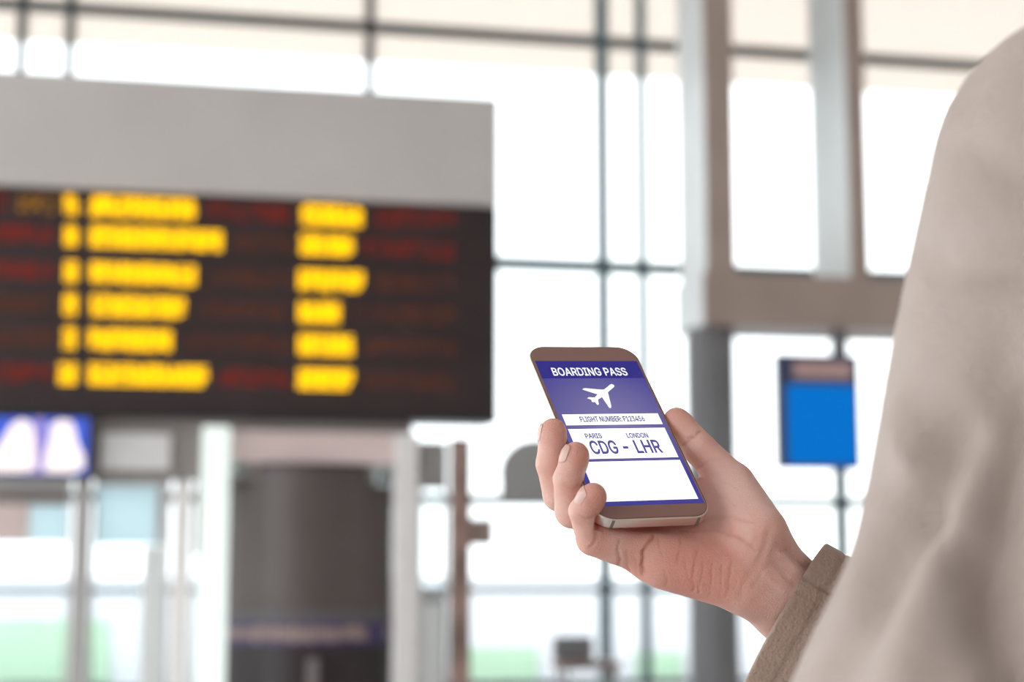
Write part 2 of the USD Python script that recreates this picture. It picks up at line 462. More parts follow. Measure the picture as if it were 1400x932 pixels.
upright('brown_post', 'rusty brown post right of the bright narrow glazed leaf', 'post', 618, 644, 598, M['brown_post'], depth=.18, t=TP + .02)

# side frame: grey block, bright leaf
sf = thing('side_leaf', 'narrow glazed side door between the pale post and the rusty post', 'door', (X(592), TP + .06, 0))
t_ = TP + .06
obj('head_panel', bx(X(570, 750, t_), X(611, 750, t_), t_, t_ + .06, Z(590, 668, t_), Z(590, 603, t_), .008), M['grey_post'], sf, label='grey head panel')
obj('stile', bx(X(571, 750, t_), X(577, 750, t_), t_, t_ + .05, 0.02, Z(590, 668, t_)), M['pale_post'], sf)
obj('stile', bx(X(607, 750, t_), X(611, 750, t_), t_, t_ + .05, 0.02, Z(590, 668, t_)), M['grey_post'], sf)
obj('kick_panel', bx(X(577, 750, t_), X(607, 750, t_), t_ + .01, t_ + .04, 0.02, Z(590, 822, t_)), M['frost'], sf, label='frosted lower panel')
obj('rail', bx(X(577, 750, t_), X(607, 750, t_), t_, t_ + .05, Z(590, 822, t_), Z(590, 812, t_)), M['grey_post'], sf)
obj('pane', bx(X(577, 750, t_), X(607, 750, t_), t_ + .02, t_ + .024, Z(590, 812, t_), Z(590, 668, t_)), M['glass'], sf)
bb = thing('sign_box', 'small brown box fixed to the right side of the rusty post', 'box', (X(655), TP + .05, Z(655, 745)))
obj('body', bx(X(647), X(676), TP + .03, TP + .2, Z(655, 745), Z(655, 711), .01), mat('dull_brown_box_paint', (0.30, 0.22, 0.19), .5, vary=.15), bb)
obj('lid', bx(X(647), X(677.5), TP + .02, TP + .21, Z(655, 711), Z(655, 708), .004), M['pale_post'], bb)

# revolving door
cxr = (X(313, 750) + X(541, 750)) / 2
rad = (X(541, 750) - X(313, 750)) / 2 + .10
cyr = TP + .10 + math.sqrt(rad ** 2 - ((X(541, 750) - X(313, 750)) / 2) ** 2) + .16
half = math.asin(min(1, (X(541, 750) - X(313, 750)) / 2 / rad)) + .02


def shell(a0, a1, z0, z1, r, th=.02, n=28):
    """Curved panel of the drum; angle 0 faces the hall."""
    a = np.linspace(a0, a1, n)
    o = np.stack([cxr + r * np.sin(a), cyr - r * np.cos(a)], 1)
    i = np.stack([cxr + (r - th) * np.sin(a[::-1]), cyr - (r - th) * np.cos(a[::-1])], 1)
    m = trimesh.creation.extrude_polygon(Polygon(np.vstack([o, i])), z1 - z0, engine='earcut')
    m.apply_translation([0, 0, z0])
    return m


rv = thing('revolving_door', 'dark revolving door drum with a printed violet band between two pale posts', 'door', (cxr, cyr, 0))
ztop = Z(430, 640)
zb_ = [Z(430, v, cyr - rad) for v in (834, 851, 882)]
obj('drum', shell(-half, half, zb_[0], ztop, rad), M['dark_glass'], rv, smooth=30)
obj('lower_drum', shell(-half, half, .05, zb_[2], rad), M['darker'], rv, smooth=30, label='near black lower drum')
obj('grey_band', shell(-half, half, zb_[1], zb_[0], rad + .004, .024), M['band_grey'], rv, smooth=30)
obj('printed_band', shell(-half, half, zb_[2], zb_[1], rad + .004, .024), M['band_blue'], rv, smooth=30, label='violet band with blurred cream print')
rng2 = np.random.default_rng(9)
a = -half + .03
marks = []
while a < half * .52:
    wdt = rng2.uniform(.025, .06)
    zz = rng2.uniform(.10, .3, 2) * (zb_[1] - zb_[2])
    marks.append(shell(a, a + wdt, zb_[2] + zz[0], zb_[1] - zz[1], rad + .007, .003, 4))
    a += wdt + rng2.uniform(.01, .022)
marks.append(shell(half * .86, half * .93, zb_[2] + .03, zb_[1] - .03, rad + .007, .003, 4))
obj('cream_marks', cat(marks), M['band_cream'], rv, kind='stuff')
obj('floor_ring', shell(-half, half, 0, .05, rad + .02, .05), M['grey_post'], rv, smooth=30)
obj('head_trim', shell(-half, half, ztop, ztop + .03, rad + .01, .05), M['darker'], rv, smooth=30)
obj('push_handle', bx(cxr - .05, cxr + .05, cyr - rad - .05, cyr - rad + .004, .12, Z(430, 899, cyr - rad), .02), mat('dull_steel_handle', (.2, .17, .17), .4), rv, label='dull steel upright handle')
for u0, u1, v0, v1 in ((315, 331, 633, 652), (512, 532, 638, 664)):
    s_ = thing('door_sensor', 'small pale teal sensor box at the %s top corner of the dark door' % ('left' if u0 < 400 else 'right'), 'sensor', (X((u0 + u1) / 2), TP - .06, Z(430, v1)))
    obj('body', bx(X(u0), X(u1), TP - .10, TP - .002, Z(430, v1), Z(430, v0), .015), M['lamp_teal'], s_)
    obj('lens', bx(X(u0 + 4), X(u1 - 4), TP - .108, TP - .10, Z(430, v1 - 5), Z(430, v0 + 6), .002), M['darker'], s_)

# glazed leaves left of the revolving door
def leaf(name, label, u0, u1, parts, t=TP + .08):
    p = thing(name, label, 'door', (X((u0 + u1) / 2, 750, t), t, 0))
    obj('frame', cat([bx(X(u0, 750, t), X(u0 + 4, 750, t), t, t + .05, .01, hz0), bx(X(u1 - 4, 750, t), X(u1, 750, t), t, t + .05, .01, hz0),
                      bx(X(u0 + 4, 750, t), X(u1 - 4, 750, t), t, t + .05, hz0 - .05, hz0), bx(X(u0 + 4, 750, t), X(u1 - 4, 750, t), t, t + .05, .01, .07)]), M['grey_post'], p)
    obj('pane', bx(X(u0 + 4, 750, t), X(u1 - 4, 750, t), t + .02, t + .026, .07, hz0 - .05), M['glass'], p)
    for nm, a0, a1, v0, v1, m in parts:
        obj(nm, bx(X(a0, 750, t), X(a1, 750, t), t - .004, t + .018, max(.075, Z(100, v1, t)), min(hz0 - .055, Z(100, v0, t))), m, p)
    return p


leaf('glass_door', 'glazed door under the blue gate sign with grey and cyan head panels', -200, 96, [
    ('head_panel', -195, 91, 655, 690, M['portal']), ('frosted_panel', 38, 91, 690, 741, M['cyan_glass']), ('brown_panel', -195, 38, 690, 741, M['pink_panel'])])
leaf('glass_door', 'glazed door with cyan head panel between grey post and slim pale post', 127, 232, [
    ('frosted_panel', 128, 214, 655, 744, M['cyan_glass']), ('grey_panel', 214, 227, 655, 745, M['grey_post']), ('side_panel', 196, 227, 746, 1000, M['frost'])])
leaf('glass_door', 'narrow glazed strip between slim pale post and white fin with added glow', 265, 290, [('head_panel', 264, 287, 655, 758, M['portal'])], t=TP + .1)

# blue gate sign
M['sign_blue'] = glow('gate_sign_blue', (0.045, 0.12, 0.75), 1.0)
M['sign_cream'] = glow('gate_sign_cream', (1.0, 0.86, 0.80), 1.35)
ts = TP - .2
gs = thing('gate_sign', 'lit blue sign with two cream pictogram shapes under the board, at the left', 'sign', (X(20, 610, ts), ts, Z(20, 650, ts)))
obj('housing', bx(X(-62, 610, ts), X(123, 610, ts), ts, ts + .19, Z(20, 650, ts), Z(20, 567, ts), .012), mat('dark_sign_case', (.05, .05, .06), .4), gs)
obj('face', bx(X(-59, 610, ts), X(120, 610, ts), ts - .006, ts, Z(20, 647, ts), Z(20, 570, ts)), M['sign_blue'], gs, label='lit blue face')


def plate(pts, t, th, y):
    """A flat plate standing in the plane y, outline given as image points of that plane."""
    p3 = np.array([at(u, v, y) for u, v in pts])
    m = trimesh.creation.extrude_polygon(Polygon(p3[:, [0, 2]]).buffer(0), th, engine='earcut')
    v = np.array(m.vertices)
    return trimesh.Trimesh(np.stack([v[:, 0], y - v[:, 2], v[:, 1]], 1), m.faces, process=True)


for pts in ([(-18, 645), (-10, 622), (4, 600), (16, 580), (30, 573), (43, 578), (47, 600), (48, 642), (30, 645)],
            [(60, 645), (62, 622), (68, 598), (70, 580), (82, 574), (98, 576), (103, 590), (106, 606), (115, 624), (114, 641), (92, 646)]):
    s_ = plate(pts, ts, .006, ts - .006)
    s_.fix_normals()
    obj('pictogram', s_, M['sign_cream'], gs, label='cream pictogram shape')
obj('divider', bx(X(49, 610, ts), X(58, 610, ts), ts - .012, ts - .006, Z(20, 646, ts), Z(20, 571, ts)), glow('gate_sign_lilac', (.62, .45, .80), .9), gs)

# round-topped sign standing on a transom of the window wall
ta = T_WIN - .12
ap = [(683, 683)] + [(729 - 46 * math.cos(q), 646 - 45 * math.sin(q)) for q in np.linspace(-.25, math.pi + .25, 30)] + [(775, 683)]
ar = thing('round_topped_sign', 'grey round-topped panel against the bright window behind the fingers', 'sign', tuple(at(729, 683, ta)))
am = plate(ap, ta, .05, ta); am.fix_normals()
obj('panel', am, frosted('grey_translucent_panel', (.62, .60, .585), (.40, .385, .375), .5), ar)
obj('foot_rail', bx(X(680, 683, ta), X(780, 683, ta), ta - .06, ta + .055, at(729, 688, ta)[2], at(729, 683, ta)[2]), M['grey_post'], ar)

# low bench seen under the hand
tb = 16.9
bn = thing('waiting_bench', 'low bench with dark grey back and brown seat below the hand', 'bench', (X(806, 900, tb), tb, 0))
q0, q1 = X(764, 900, tb), X(846, 900, tb)
obj('backrest', bx(q0 + .02, q1 - .18, tb + .32, tb + .38, .38, Z(800, 871, tb), .02), mat('dark_grey_upholstery', (.28, .28, .29), .6, vary=.1, scale=8), bn)
obj('seat', bx(q0, q1, tb - .12, tb + .36, .30, .38, .02), mat('brown_upholstery', (.32, .24, .22), .6, vary=.15, scale=8), bn)
for sx in (q0 + .06, q1 - .06):
    for sy in (tb - .06, tb + .30):
        obj('leg', bx(sx - .02, sx + .02, sy - .02, sy + .02, 0, .30), M['grey_post'], bn)

# hanging information display
td = T_PIER + .1
M['screen_blue'] = glow('display_blue', (0.0, 0.17, 0.62), 1.0, False)
ds = thing('information_display', 'hanging screen showing a plain bright blue picture beside the near sleeve', 'display', (X(1117, 560, td), td, Z(1117, 641, td)))
dx0, dx1 = X(1064, 560, td), X(1176, 560, td)
obj('housing', bx(dx0, dx1, td, td + .12, Z(1117, 641, td), Z(1117, 484, td), .01), mat('dark_blue_display_case', (.05, .065, .14), .4), ds)
obj('screen', bx(X(1076, 560, td), X(1171, 560, td), td - .006, td, Z(1117, 634, td), Z(1117, 526, td)), M['screen_blue'], ds, label='bright blue screen')
obj('caption_strip', bx(X(1086, 560, td), X(1166, 560, td), td - .006, td, Z(1117, 517, td), Z(1117, 494, td)), glow('display_caption', (.55, .36, .34), .55), ds, label='dull pinkish caption strip')
obj('bracket', bx(X(1143, 560, td), X(1163, 560, td), td + .03, td + .09, Z(1117, 484, td), zb0), M['column'], ds, label='dark hanging bracket')

# ------------------------------------------------------------------ the phone
PM = np.array([[0.93197652, -0.26883849, 0.24319877], [0.00521956, -0.66083804, -0.75051038], [0.36248108, 0.70072744, -0.61448232]])
PT = np.array([0.05819183, 0.04915648, 0.94454636])     # the phone in the camera's frame: right, down, forward


def cam_world(p):
    p = np.atleast_2d(p)
    return EYE + p[:, :1] * RIGHT - p[:, 1:2] * UP + p[:, 2:] * FWD


def phone_world(p):              # millimetres on the phone -> world
    return cam_world(np.atleast_2d(p) / 1000 @ PM.T + PT)


def on_phone(u, v, z):           # image point at height z mm over the glass -> millimetres on the phone
    d = PM.T @ np.array([(u - 700) / F, (v - 466) / F, 1.0])
    o = -PM.T @ PT
    return (o + (z / 1000 - o[2]) / d[2] * d) * 1000


def from_cam(u, v, dep):         # image point at a depth in metres -> millimetres on the phone
    return PM.T @ (np.array([(u - 700) / F * dep, (v - 466) / F * dep, dep]) - PT) * 1000


pm4 = np.eye(4)
o_, ex, ey, ez = phone_world([[0, 0, 0], [1000, 0, 0], [0, 1000, 0], [0, 0, 1000]])
pm4[0, :3], pm4[1, :3], pm4[2, :3], pm4[3, :3] = ex - o_, ey - o_, ez - o_, o_
phone = thing('smartphone', 'bronze smartphone with a silver rim held in the hand, showing a boarding pass', 'phone', matrix=pm4)

PX0, PX1, PY0, PY1, PTH = -34.3, 34.3, -66.8, 70.0, 7.6


def rrect(inset, r, n=10):
    x0, x1, y0, y1 = PX0 + inset, PX1 - inset, PY0 + inset, PY1 - inset
    r = max(r - inset, .5)
    p = []
    for cx, cy, a in ((x1 - r, y1 - r, 0), (x0 + r, y1 - r, 90), (x0 + r, y0 + r, 180), (x1 - r, y0 + r, 270)):
        for q in np.radians(np.linspace(a, a + 90, n)):
            p.append((cx + r * math.cos(q), cy + r * math.sin(q)))
    return np.array(p)


def stack(layers, r=11.5, scale=.001):
    """Solid through rounded rectangles: (inset, z) from front to back."""
    rings = [np.column_stack([rrect(i, r), np.full(40, z)]) for i, z in layers]
    n = 40
    v = np.vstack(rings + [[[0, 0, layers[0][1]]], [[0, 0, layers[-1][1]]]])
    f = []
    for k in range(len(rings) - 1):
        for i in range(n):
            j = (i + 1) % n
            f += [[k * n + i, (k + 1) * n + i, k * n + j], [k * n + j, (k + 1) * n + i, (k + 1) * n + j]]
    c0, c1, e = len(v) - 2, len(v) - 1, (len(rings) - 1) * n
    for i in range(n):
        j = (i + 1) % n
        f += [[c0, i, j], [c1, e + j, e + i]]
    m = trimesh.Trimesh(v * scale, f, process=False)
    m.fix_normals()
    return m


M['rim'] = mat('silver_rim', (0.76, 0.70, 0.65), 0.36, 0.85)
M['bezel'] = mat('bronze_glass', (0.25, 0.125, 0.098), 0.16, 0.0, coat_weight=0.5, coat_roughness=0.05)
M['back'] = mat('bronze_back', (0.30, 0.20, 0.16), 0.35, 0.8)
M['gasket'] = mat('dark_gasket', (0.035, 0.025, 0.024), 0.4)
M['antenna'] = mat('grey_antenna_line', (0.20, 0.17, 0.15), 0.5)
obj('rim', stack([(.75, -.25), (.35, -.4), (0, -.9), (0, -PTH + 1.5), (.6, -PTH + .5), (2.0, -PTH)]), M['rim'], phone, smooth=40, label='silver metal rim')
obj('back_cover', stack([(2.0, -PTH), (3.6, -PTH - .55), (9.0, -PTH - .9)]), M['back'], phone, smooth=40)
obj('gasket', stack([(.70, -.16), (.70, -.26)]), M['gasket'], phone)
obj('front_glass', stack([(1.7, 0.0), (1.25, -.05), (.95, -.2), (.95, -.26)]), M['bezel'], phone, smooth=40, label='bronze front glass')


def pbox(x0, x1, y0, y1, z0, z1):
    return bx(x0 / 1000, x1 / 1000, y0 / 1000, y1 / 1000, z0 / 1000, z1 / 1000)


for x in (-24.5, 25.5):          # antenna lines across the bottom edge
    obj('antenna_line', pbox(x - .75, x + .75, PY0 - .09, PY0 + 1.0, -PTH + 1.0, -.75), M['antenna'], phone)
obj('side_button', pbox(PX1 - .5, PX1 + .35, 18, 30, -4.6, -2.6), M['rim'], phone)
SX, SY = 32.0, 56.9
SCREEN = 1.04
def screen_mat(name, c, s=SCREEN):
    lin = tuple(((x / 255 + .055) / 1.055) ** 2.4 if x > 10 else x / 255 / 12.92 for x in c)
    return usdkit.material(stage, f'/World/Looks/{name}', {'p': ('principled_bsdf', {'base_color': (.012, .012, .014), 'roughness': .35, 'specular_ior_level': .2, 'emission_color': lin, 'emission_strength': s * 2 ** -EXPOSURE})}, surface='p.BSDF')


M['s_white'] = screen_mat('screen_white', (255, 255, 255))
M['s_navy'] = screen_mat('screen_navy', (38, 34, 134), .92)
M['s_violet'] = screen_mat('screen_violet_print', (92, 84, 160), .9)
# the picture behind the aeroplane: violet, paler in the middle, as the pass is drawn
rcen = phone_world([[0, 6, 0]])[0]
M['s_ground'] = usdkit.material(stage, '/World/Looks/screen_ground', {
    'g': ('geometry', {}), 's': ('vector_math', {'math_type': 'distance', 'vector2': tuple(map(float, rcen))}),
    'm': ('map_range', {'from_min': 0.0, 'from_max': 0.052, 'to_min': 0.0, 'to_max': 1.0, 'clamp': True}),
    'r': ('rgb_ramp', {'ramp': [(0, (.215, .20, .42)), (.5, (.145, .125, .36)), (1, (.050, .042, .30))]}),
    'p': ('principled_bsdf', {'base_color': (.012, .012, .014), 'roughness': .35, 'specular_ior_level': .2, 'emission_strength': .92 * 2 ** -EXPOSURE})},
    [('g.position', 's.vector1'), ('s.value', 'm.value'), ('m.result', 'r.fac'), ('r.color', 'p.emission_color')], surface='p.BSDF')
scr = obj('screen', pbox(-SX, SX, -SY, SY, -.1, .03), M['s_ground'], phone, label='lit screen with a violet boarding pass')
scr._loc = np.zeros(3)
obj('header_band', pbox(-SX, SX, 42.2, SY, 0, .06), M['s_navy'], scr, local=True, label='dark blue header band')
for (y0, y1) in ((4.0, 12.8), (-22.2, 1.2), (-53.8, -24.2)):
    obj('white_panel', pbox(-29.3, 29.6, y0, y1, 0, .06), M['s_white'], scr, local=True)


def lettering(text, x0, x1, y0, cap, m, bold=True):
    t = meshkit.text_mesh(text, cap / 1000, .00003, bold=bold)
    b = t.bounds
    v = np.array(t.vertices)
    v[:, 0] = (v[:, 0] - b[0, 0]) / (b[1, 0] - b[0, 0]) * (x1 - x0) / 1000 + x0 / 1000
    v[:, 1] += y0 / 1000
    v[:, 2] += .00006
    t.vertices = v
    obj('lettering', t, m, scr, local=True, kind='stuff')


lettering('BOARDING PASS', -24.2, 22.4, 44.6, 6.3, M['s_white'])
lettering('FLIGHT NUMBER: F123456', -19.6, 19.6, 6.7, 3.9, M['s_violet'])
lettering('PARIS', -20.8, -11.0, -6.2, 3.5, M['s_violet'])
lettering('LONDON', 4.2, 17.0, -6.4, 3.5, M['s_violet'])
lettering('CDG', -20.6, -4.6, -18.2, 9.6, M['s_violet'])
lettering('-', -1.2, 1.9, -18.0, 9.6, M['s_violet'])
lettering('LHR', 6.2, 21.6, -18.2, 9.6, M['s_violet'])
ap_ = [(797, 365), (785, 345), (745, 330), (715, 345), (610, 430), (560, 432), (250, 405), (215, 425), (225, 435), (490, 520), (440, 575), (330, 570), (303, 590), (378, 620),
       (385, 650), (400, 660), (445, 660), (480, 705), (492, 713), (518, 700), (500, 615), (572, 570), (700, 760), (722, 772), (742, 755), (740, 720), (680, 480), (797, 380)]
apm = trimesh.creation.extrude_polygon(Polygon([on_phone(780 + x / 13.31, 500 + y / 13.31, 0)[:2] / 1000 for x, y in ap_]).buffer(0), .00003, engine='earcut')
apm.apply_translation([0, 0, .00004])
obj('aeroplane_icon', apm, M['s_white'], scr, local=True, label='white aeroplane icon')

# ------------------------------------------------------------------ the person: right hand
H_ = 0.8
V = np.array
mcp = dict(index=V([11., -7, -27]), middle=V([4., -26, -28]), ring=V([1., -46, -26.5]), pinky=on_phone(884, 758, -24))
wr = from_cam(1046, 784, .922)
chains = {
    'index': [(mcp['index'], 10.5), (V([-9., 17, -21.5]), 9.3), (V([-7., 38, -17.8]), 8.2), (V([-5., 51, -16.6]), 7.4)],
    'middle': [(mcp['middle'], 10.5), (on_phone(765, 676, -24), 9.0), (on_phone(753, 634, -10), 8.0), (on_phone(756, 590, 1), 7.3)],
    'ring': [(mcp['ring'], 10.5), (on_phone(781, 699, -20), 8.8), (on_phone(777, 655, -2.5), 8.0), (on_phone(787, 622, 7), 7.2)],
    'pinky': [(mcp['pinky'], 11.0), (on_phone(811, 736, -18), 9.0), (on_phone(798, 699, -3), 7.7), (on_phone(811, 678, 6.5), 6.9)],
    'thumb': [(from_cam(1040, 738, .925), 15.0), (on_phone(1000, 660, -15), 11.5), (on_phone(957, 614, -8), 9.3), (on_phone(925, 575, -3.5), 7.6)],
}
arm0, arm1 = from_cam(1083, 822, .930), from_cam(1190, 915, .955)
pts = np.array([c for ch in chains.values() for c, _ in ch] + [wr, arm0, arm1])
G = grid(pts.min(0) - 26, pts.max(0) + 26, H_)
NZ = V([0.05, -.35, .93])
palm = None
for n in ('index', 'middle', 'ring', 'pinky'):
    b = wr + (mcp[n] - mcp['middle']) * .28
    d = cone(G, b, mcp[n], 14.0, 11.0)
    palm = d if palm is None else smin(palm, d, 9)
palm = smin(palm, cone(G, from_cam(1012, 793, .909), on_phone(908, 770, -24), 15.0, 13.0), 9)          # heel of the hand, little-finger side
palm = smin(palm, cone(G, from_cam(1036, 730, .914), on_phone(1002, 668, -15), 16.5, 12.5), 8)         # ball of the thumb
palm = smin(palm, cone(G, on_phone(990, 690, -22), mcp['index'] + [6, -6, 0], 10.0, 9.0), 8)           # web between thumb and index
armd = smin(cone(G, wr, arm0, 23.5, 23.5, (NZ, 1.28)), cone(G, arm0, arm1, 23.5, 27.0, (NZ, 1.25)), 10)
palm = smin(palm, armd, 14)
hand = palm
fingers = None
for n, ch in chains.items():
    f_ = None
    for i in range(len(ch) - 1):
        c = cone(G, ch[i][0], ch[i + 1][0], ch[i][1], ch[i + 1][1])
        if i == len(ch) - 2:                                         # fuller pad at the tip
            c = smin(c, ball(G, ch[i + 1][0] * .8 + ch[i][0] * .2, ch[i + 1][1] * 1.03), 2)
        f_ = c if f_ is None else smin(f_, c, 1.4)
    fingers = f_ if fingers is None else smin(fingers, f_, 1.2)
hand = smin(hand, fingers, 5.5)
# the flesh gives way where it presses on the phone
bxx = np.maximum(np.maximum(np.abs(G[0] - (PX0 + PX1) / 2) - (PX1 - PX0) / 2, np.abs(G[1] - (PY0 + PY1) / 2) - (PY1 - PY0) / 2), np.abs(G[2] + (PTH + .9) / 2) - (PTH + .9) / 2)
hand = np.maximum(hand, -(bxx - .15))
hm = surface_nets(hand, pts.min(0) - 26, H_)
comps = hm.split(only_watertight=False)
hm = max(comps, key=lambda c: len(c.vertices))
trimesh.smoothing.filter_taubin(hm, lamb=.5, nu=.53, iterations=8)

# creases and swellings of the skin, pressed into the vertices that lie under these lines
hv = np.array(hm.vertices)
hc = hv / 1000 @ PM.T + PT
hu = np.stack([700 + F * hc[:, 0] / hc[:, 2], 466 + F * hc[:, 1] / hc[:, 2]], 1)
hn = np.array(hm.vertex_normals)
view = -(hc / np.linalg.norm(hc, axis=1, keepdims=True)) @ PM
front = np.clip((hn * view).sum(1) * 2.5, 0, 1)


def press(line, depth, width):
    line = np.asarray(line, float)
    dmin = np.full(len(hu), 1e9)
    for a, b in zip(line[:-1], line[1:]):
        t = np.clip(((hu - a) @ (b - a)) / ((b - a) @ (b - a)), 0, 1)
        tt = t
        dmin = np.minimum(dmin, np.linalg.norm(hu - a - tt[:, None] * (b - a), axis=1))
    return depth * np.exp(-(dmin / width) ** 2) * front


dent = np.zeros(len(hu))
hu = hu + (np.stack([meshkit.fbm(hv / 7.0, 3, 31), meshkit.fbm(hv / 7.0, 3, 32)], 1) - .5) * 9      # skin lines are never ruled
break_ = .35 + 1.0 * meshkit.fbm(hv / 6.0, 2, 33)
for line, dep, w in [
    ([(892, 730), (882, 752), (876, 772), (878, 784)], 1.5, 2.2), ([(845, 738), (846, 760), (844, 776)], .9, 2.2), ([(859, 752), (858, 775), (862, 784)], .5, 1.6),
    ([(868, 760), (872, 786)], .4, 1.5), ([(816, 715), (815, 735), (806, 748)], .9, 3), ([(790, 702), (800, 708), (815, 702)], .5, 2.2), ([(772, 662), (784, 668), (792, 660)], .5, 2.0),
    ([(930, 735), (928, 770)], .45, 1.8), ([(952, 752), (948, 790), (950, 806)], .55, 1.8), ([(938, 765), (944, 792)], .4, 1.5), ([(962, 768), (958, 808)], .5, 1.8),
    ([(975, 770), (972, 812)], .4, 1.5), ([(988, 772), (986, 816)], .45, 1.7), ([(908, 778), (912, 800)], .35, 1.5), ([(1003, 765), (994, 818)], .45, 2.0),
    ([(940, 600), (950, 598), (957, 592)], .7, 2.0), ([(936, 608), (946, 600)], .7, 2.0), ([(955, 640), (968, 630), (984, 626)], .35, 2.2),
    ([(1052, 728), (1040, 758), (1020, 790), (1012, 818)], .5, 5.0), ([(1062, 742), (1050, 770), (1030, 800)], .3, 3.5),
    ([(955, 712), (1000, 706), (1030, 716)], .45, 2.5), ([(930, 726), (975, 724), (1010, 735), (1030, 752)], .6, 2.6), ([(900, 735), (905, 760)], .35, 1.6),
    ([(1076, 752), (1100, 775)], .8, 4.5), ([(1058, 770), (1086, 798)], .7, 5.0),
    ([(985, 655), (1010, 668)], .25, 2.0), ([(975, 670), (1005, 690)], .25, 2.0)]:
    dent += press(line, dep * .95, w) * break_
for line, dep, w in [([(1068, 758), (1096, 784)], -.7, 4.5), ([(1046, 782), (1072, 808)], -.6, 5.0), ([(945, 780), (985, 795)], -.6, 14)]:
    dent += press(line, dep, w)
hm.vertices = hv - hn * dent[:, None] + hn * ((meshkit.fbm(hv / 9.0, 3, 5) - .5) * .5)[:, None]
hv = np.array(hm.vertices)
red = np.zeros(len(hv))
for c, r_, a in [(chains[n][3][0], 10, .9) for n in chains] + [(chains[n][2][0], 9, .45) for n in chains] + [(mcp['pinky'], 18, .75), (on_phone(950, 775, -15), 30, .75), (on_phone(1010, 740, -10), 18, .35), (chains['pinky'][1][0], 12, .5)]:
    red = np.maximum(red, a * np.exp(-(np.linalg.norm(hv - c, axis=1) / r_) ** 2))
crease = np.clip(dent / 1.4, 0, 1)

M['skin'] = usdkit.material(stage, '/World/Looks/skin', {
    'a': ('attribute', {'attribute': 'flush'}), 'c': ('attribute', {'attribute': 'crease'}), 'g': ('geometry', {}),
    'n': ('noise_texture', {'scale': 95.0, 'detail': 5.0, 'roughness': .65}),
    'n2': ('noise_texture', {'scale': 900.0, 'detail': 3.0}),
    'v': ('voronoi_texture', {'scale': 1100.0}),
    'add': ('math', {'math_type': 'multiply_add', 'value2': .55, 'value3': -.26}),
    'sum': ('math', {'math_type': 'add', 'use_clamp': True}),
    'r': ('rgb_ramp', {'ramp': [(0, (.66, .42, .36)), (.45, (.625, .325, .262)), (1, (.54, .19, .155))]}),
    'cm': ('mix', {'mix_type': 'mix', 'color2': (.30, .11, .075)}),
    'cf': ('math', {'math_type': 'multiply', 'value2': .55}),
    'h': ('math', {'math_type': 'multiply_add', 'value2': .5}),
    'b': ('bump', {'strength': .6, 'distance': .00045}),
    'p': ('principled_bsdf', {'roughness': .46, 'subsurface_weight': .22, 'subsurface_scale': .004, 'subsurface_radius': (1.0, .35, .2), 'specular_ior_level': .42})},
    [('g.position', 'n.vector'), ('g.position', 'n2.vector'), ('g.position', 'v.vector'), ('n.fac', 'add.value1'), ('add.value', 'sum.value1'), ('a.fac', 'sum.value2'),
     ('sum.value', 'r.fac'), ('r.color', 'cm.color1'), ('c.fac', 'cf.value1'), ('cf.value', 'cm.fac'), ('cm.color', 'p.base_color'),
     ('v.distance', 'h.value1'), ('n2.fac', 'h.value3'), ('h.value', 'b.height'), ('b.normal', 'p.normal')], surface='p.BSDF')
M['nail'] = mat('fingernail', (.60, .36, .30), .25, coat_weight=.3)

# ------------------------------------------------------------------ the person: rest of the body and clothes (metres, world)
K = lambda u, v, d: cam_world([[(u - 700) / F * d, (v - 466) / F * d, d]])[0]
LS, LE = K(1514, 238, .67), K(1346, 1010, .60)
RS, RE = K(1560, 375, 1.02), K(1535, 1165, .985)
RW = phone_world(arm1)[0]
ax_ = RS - LS; ax_[2] = 0; ax_ /= np.linalg.norm(ax_)
face = np.cross([0, 0, 1.0], ax_)
LH = LE + .13 * face + .05 * ax_ + V([0, 0, -.19])
LH2 = LH + .06 * face + V([0, 0, -.06])
mid = (LS + RS) / 2 - .035 * face
zt = mid[2]
at_h = lambda z, f=0., s=0.: V([mid[0], mid[1], 0]) + f * face + s * ax_ + V([0, 0, z])


def body_field(G, pad, parts):
    d = None
    for a, b, ra, rb in parts:
        c = cone(G, a, b, ra + pad, rb + pad)
        d = c if d is None else smin(d, c, .035)
    return d


trunk = [(at_h(zt - .02, 0, -.10), at_h(zt - .02, 0, .10), .075, .075), (at_h(zt - .14, .01, -.085), at_h(zt - .14, .01, .085), .098, .098),
         (at_h(zt - .28, 0, -.06), at_h(zt - .28, 0, .06), .095, .095), (at_h(zt - .42, -.005, -.07), at_h(zt - .42, -.005, .07), .105, .105), (at_h(zt - .55, -.015, -.085), at_h(zt - .55, -.015, .085), .112, .112)]
larm = [(LS, LE, .048, .040), (LE, LH, .039, .027)]
rarm = [(RS, RE, .048, .040), (RE, RW, .039, .028)]
hipz = zt - .58
legs = []
for s in (-1, 1):
    hip, kn, an = at_h(hipz, -.01, .085 * s), at_h(.47, .015, .095 * s), at_h(.09, -.03, .10 * s)
    legs += [(hip, kn, .085, .055), (kn, an, .055, .036), (an + V([0, 0, -.045]), an + .13 * face + V([0, 0, -.055]), .036, .026)]
headc = at_h(zt + .25, 0.0)
lo = np.min([at_h(0, .2, -.3), at_h(0, -.2, .3), at_h(0, .2, .3), at_h(0, -.2, -.3), LE, RE, LH2, RW], 0) - .1
hi = np.max([at_h(0, .2, -.3), at_h(0, -.2, .3), at_h(0, .2, .3), at_h(0, -.2, -.3), LE, RE, LH2, RW], 0) + .1
lo[2], hi[2] = -.02, headc[2] + .16
hb = .009
G = grid(lo, hi, hb)
bd = body_field(G, 0, trunk + larm + rarm + legs)
bd = smin(bd, cone(G, at_h(zt + .02, -.035), at_h(zt + .17, -.015), .054, .050), .03)
bm_ = surface_nets(bd, lo, hb)
trimesh.smoothing.filter_taubin(bm_, lamb=.5, nu=.53, iterations=6)
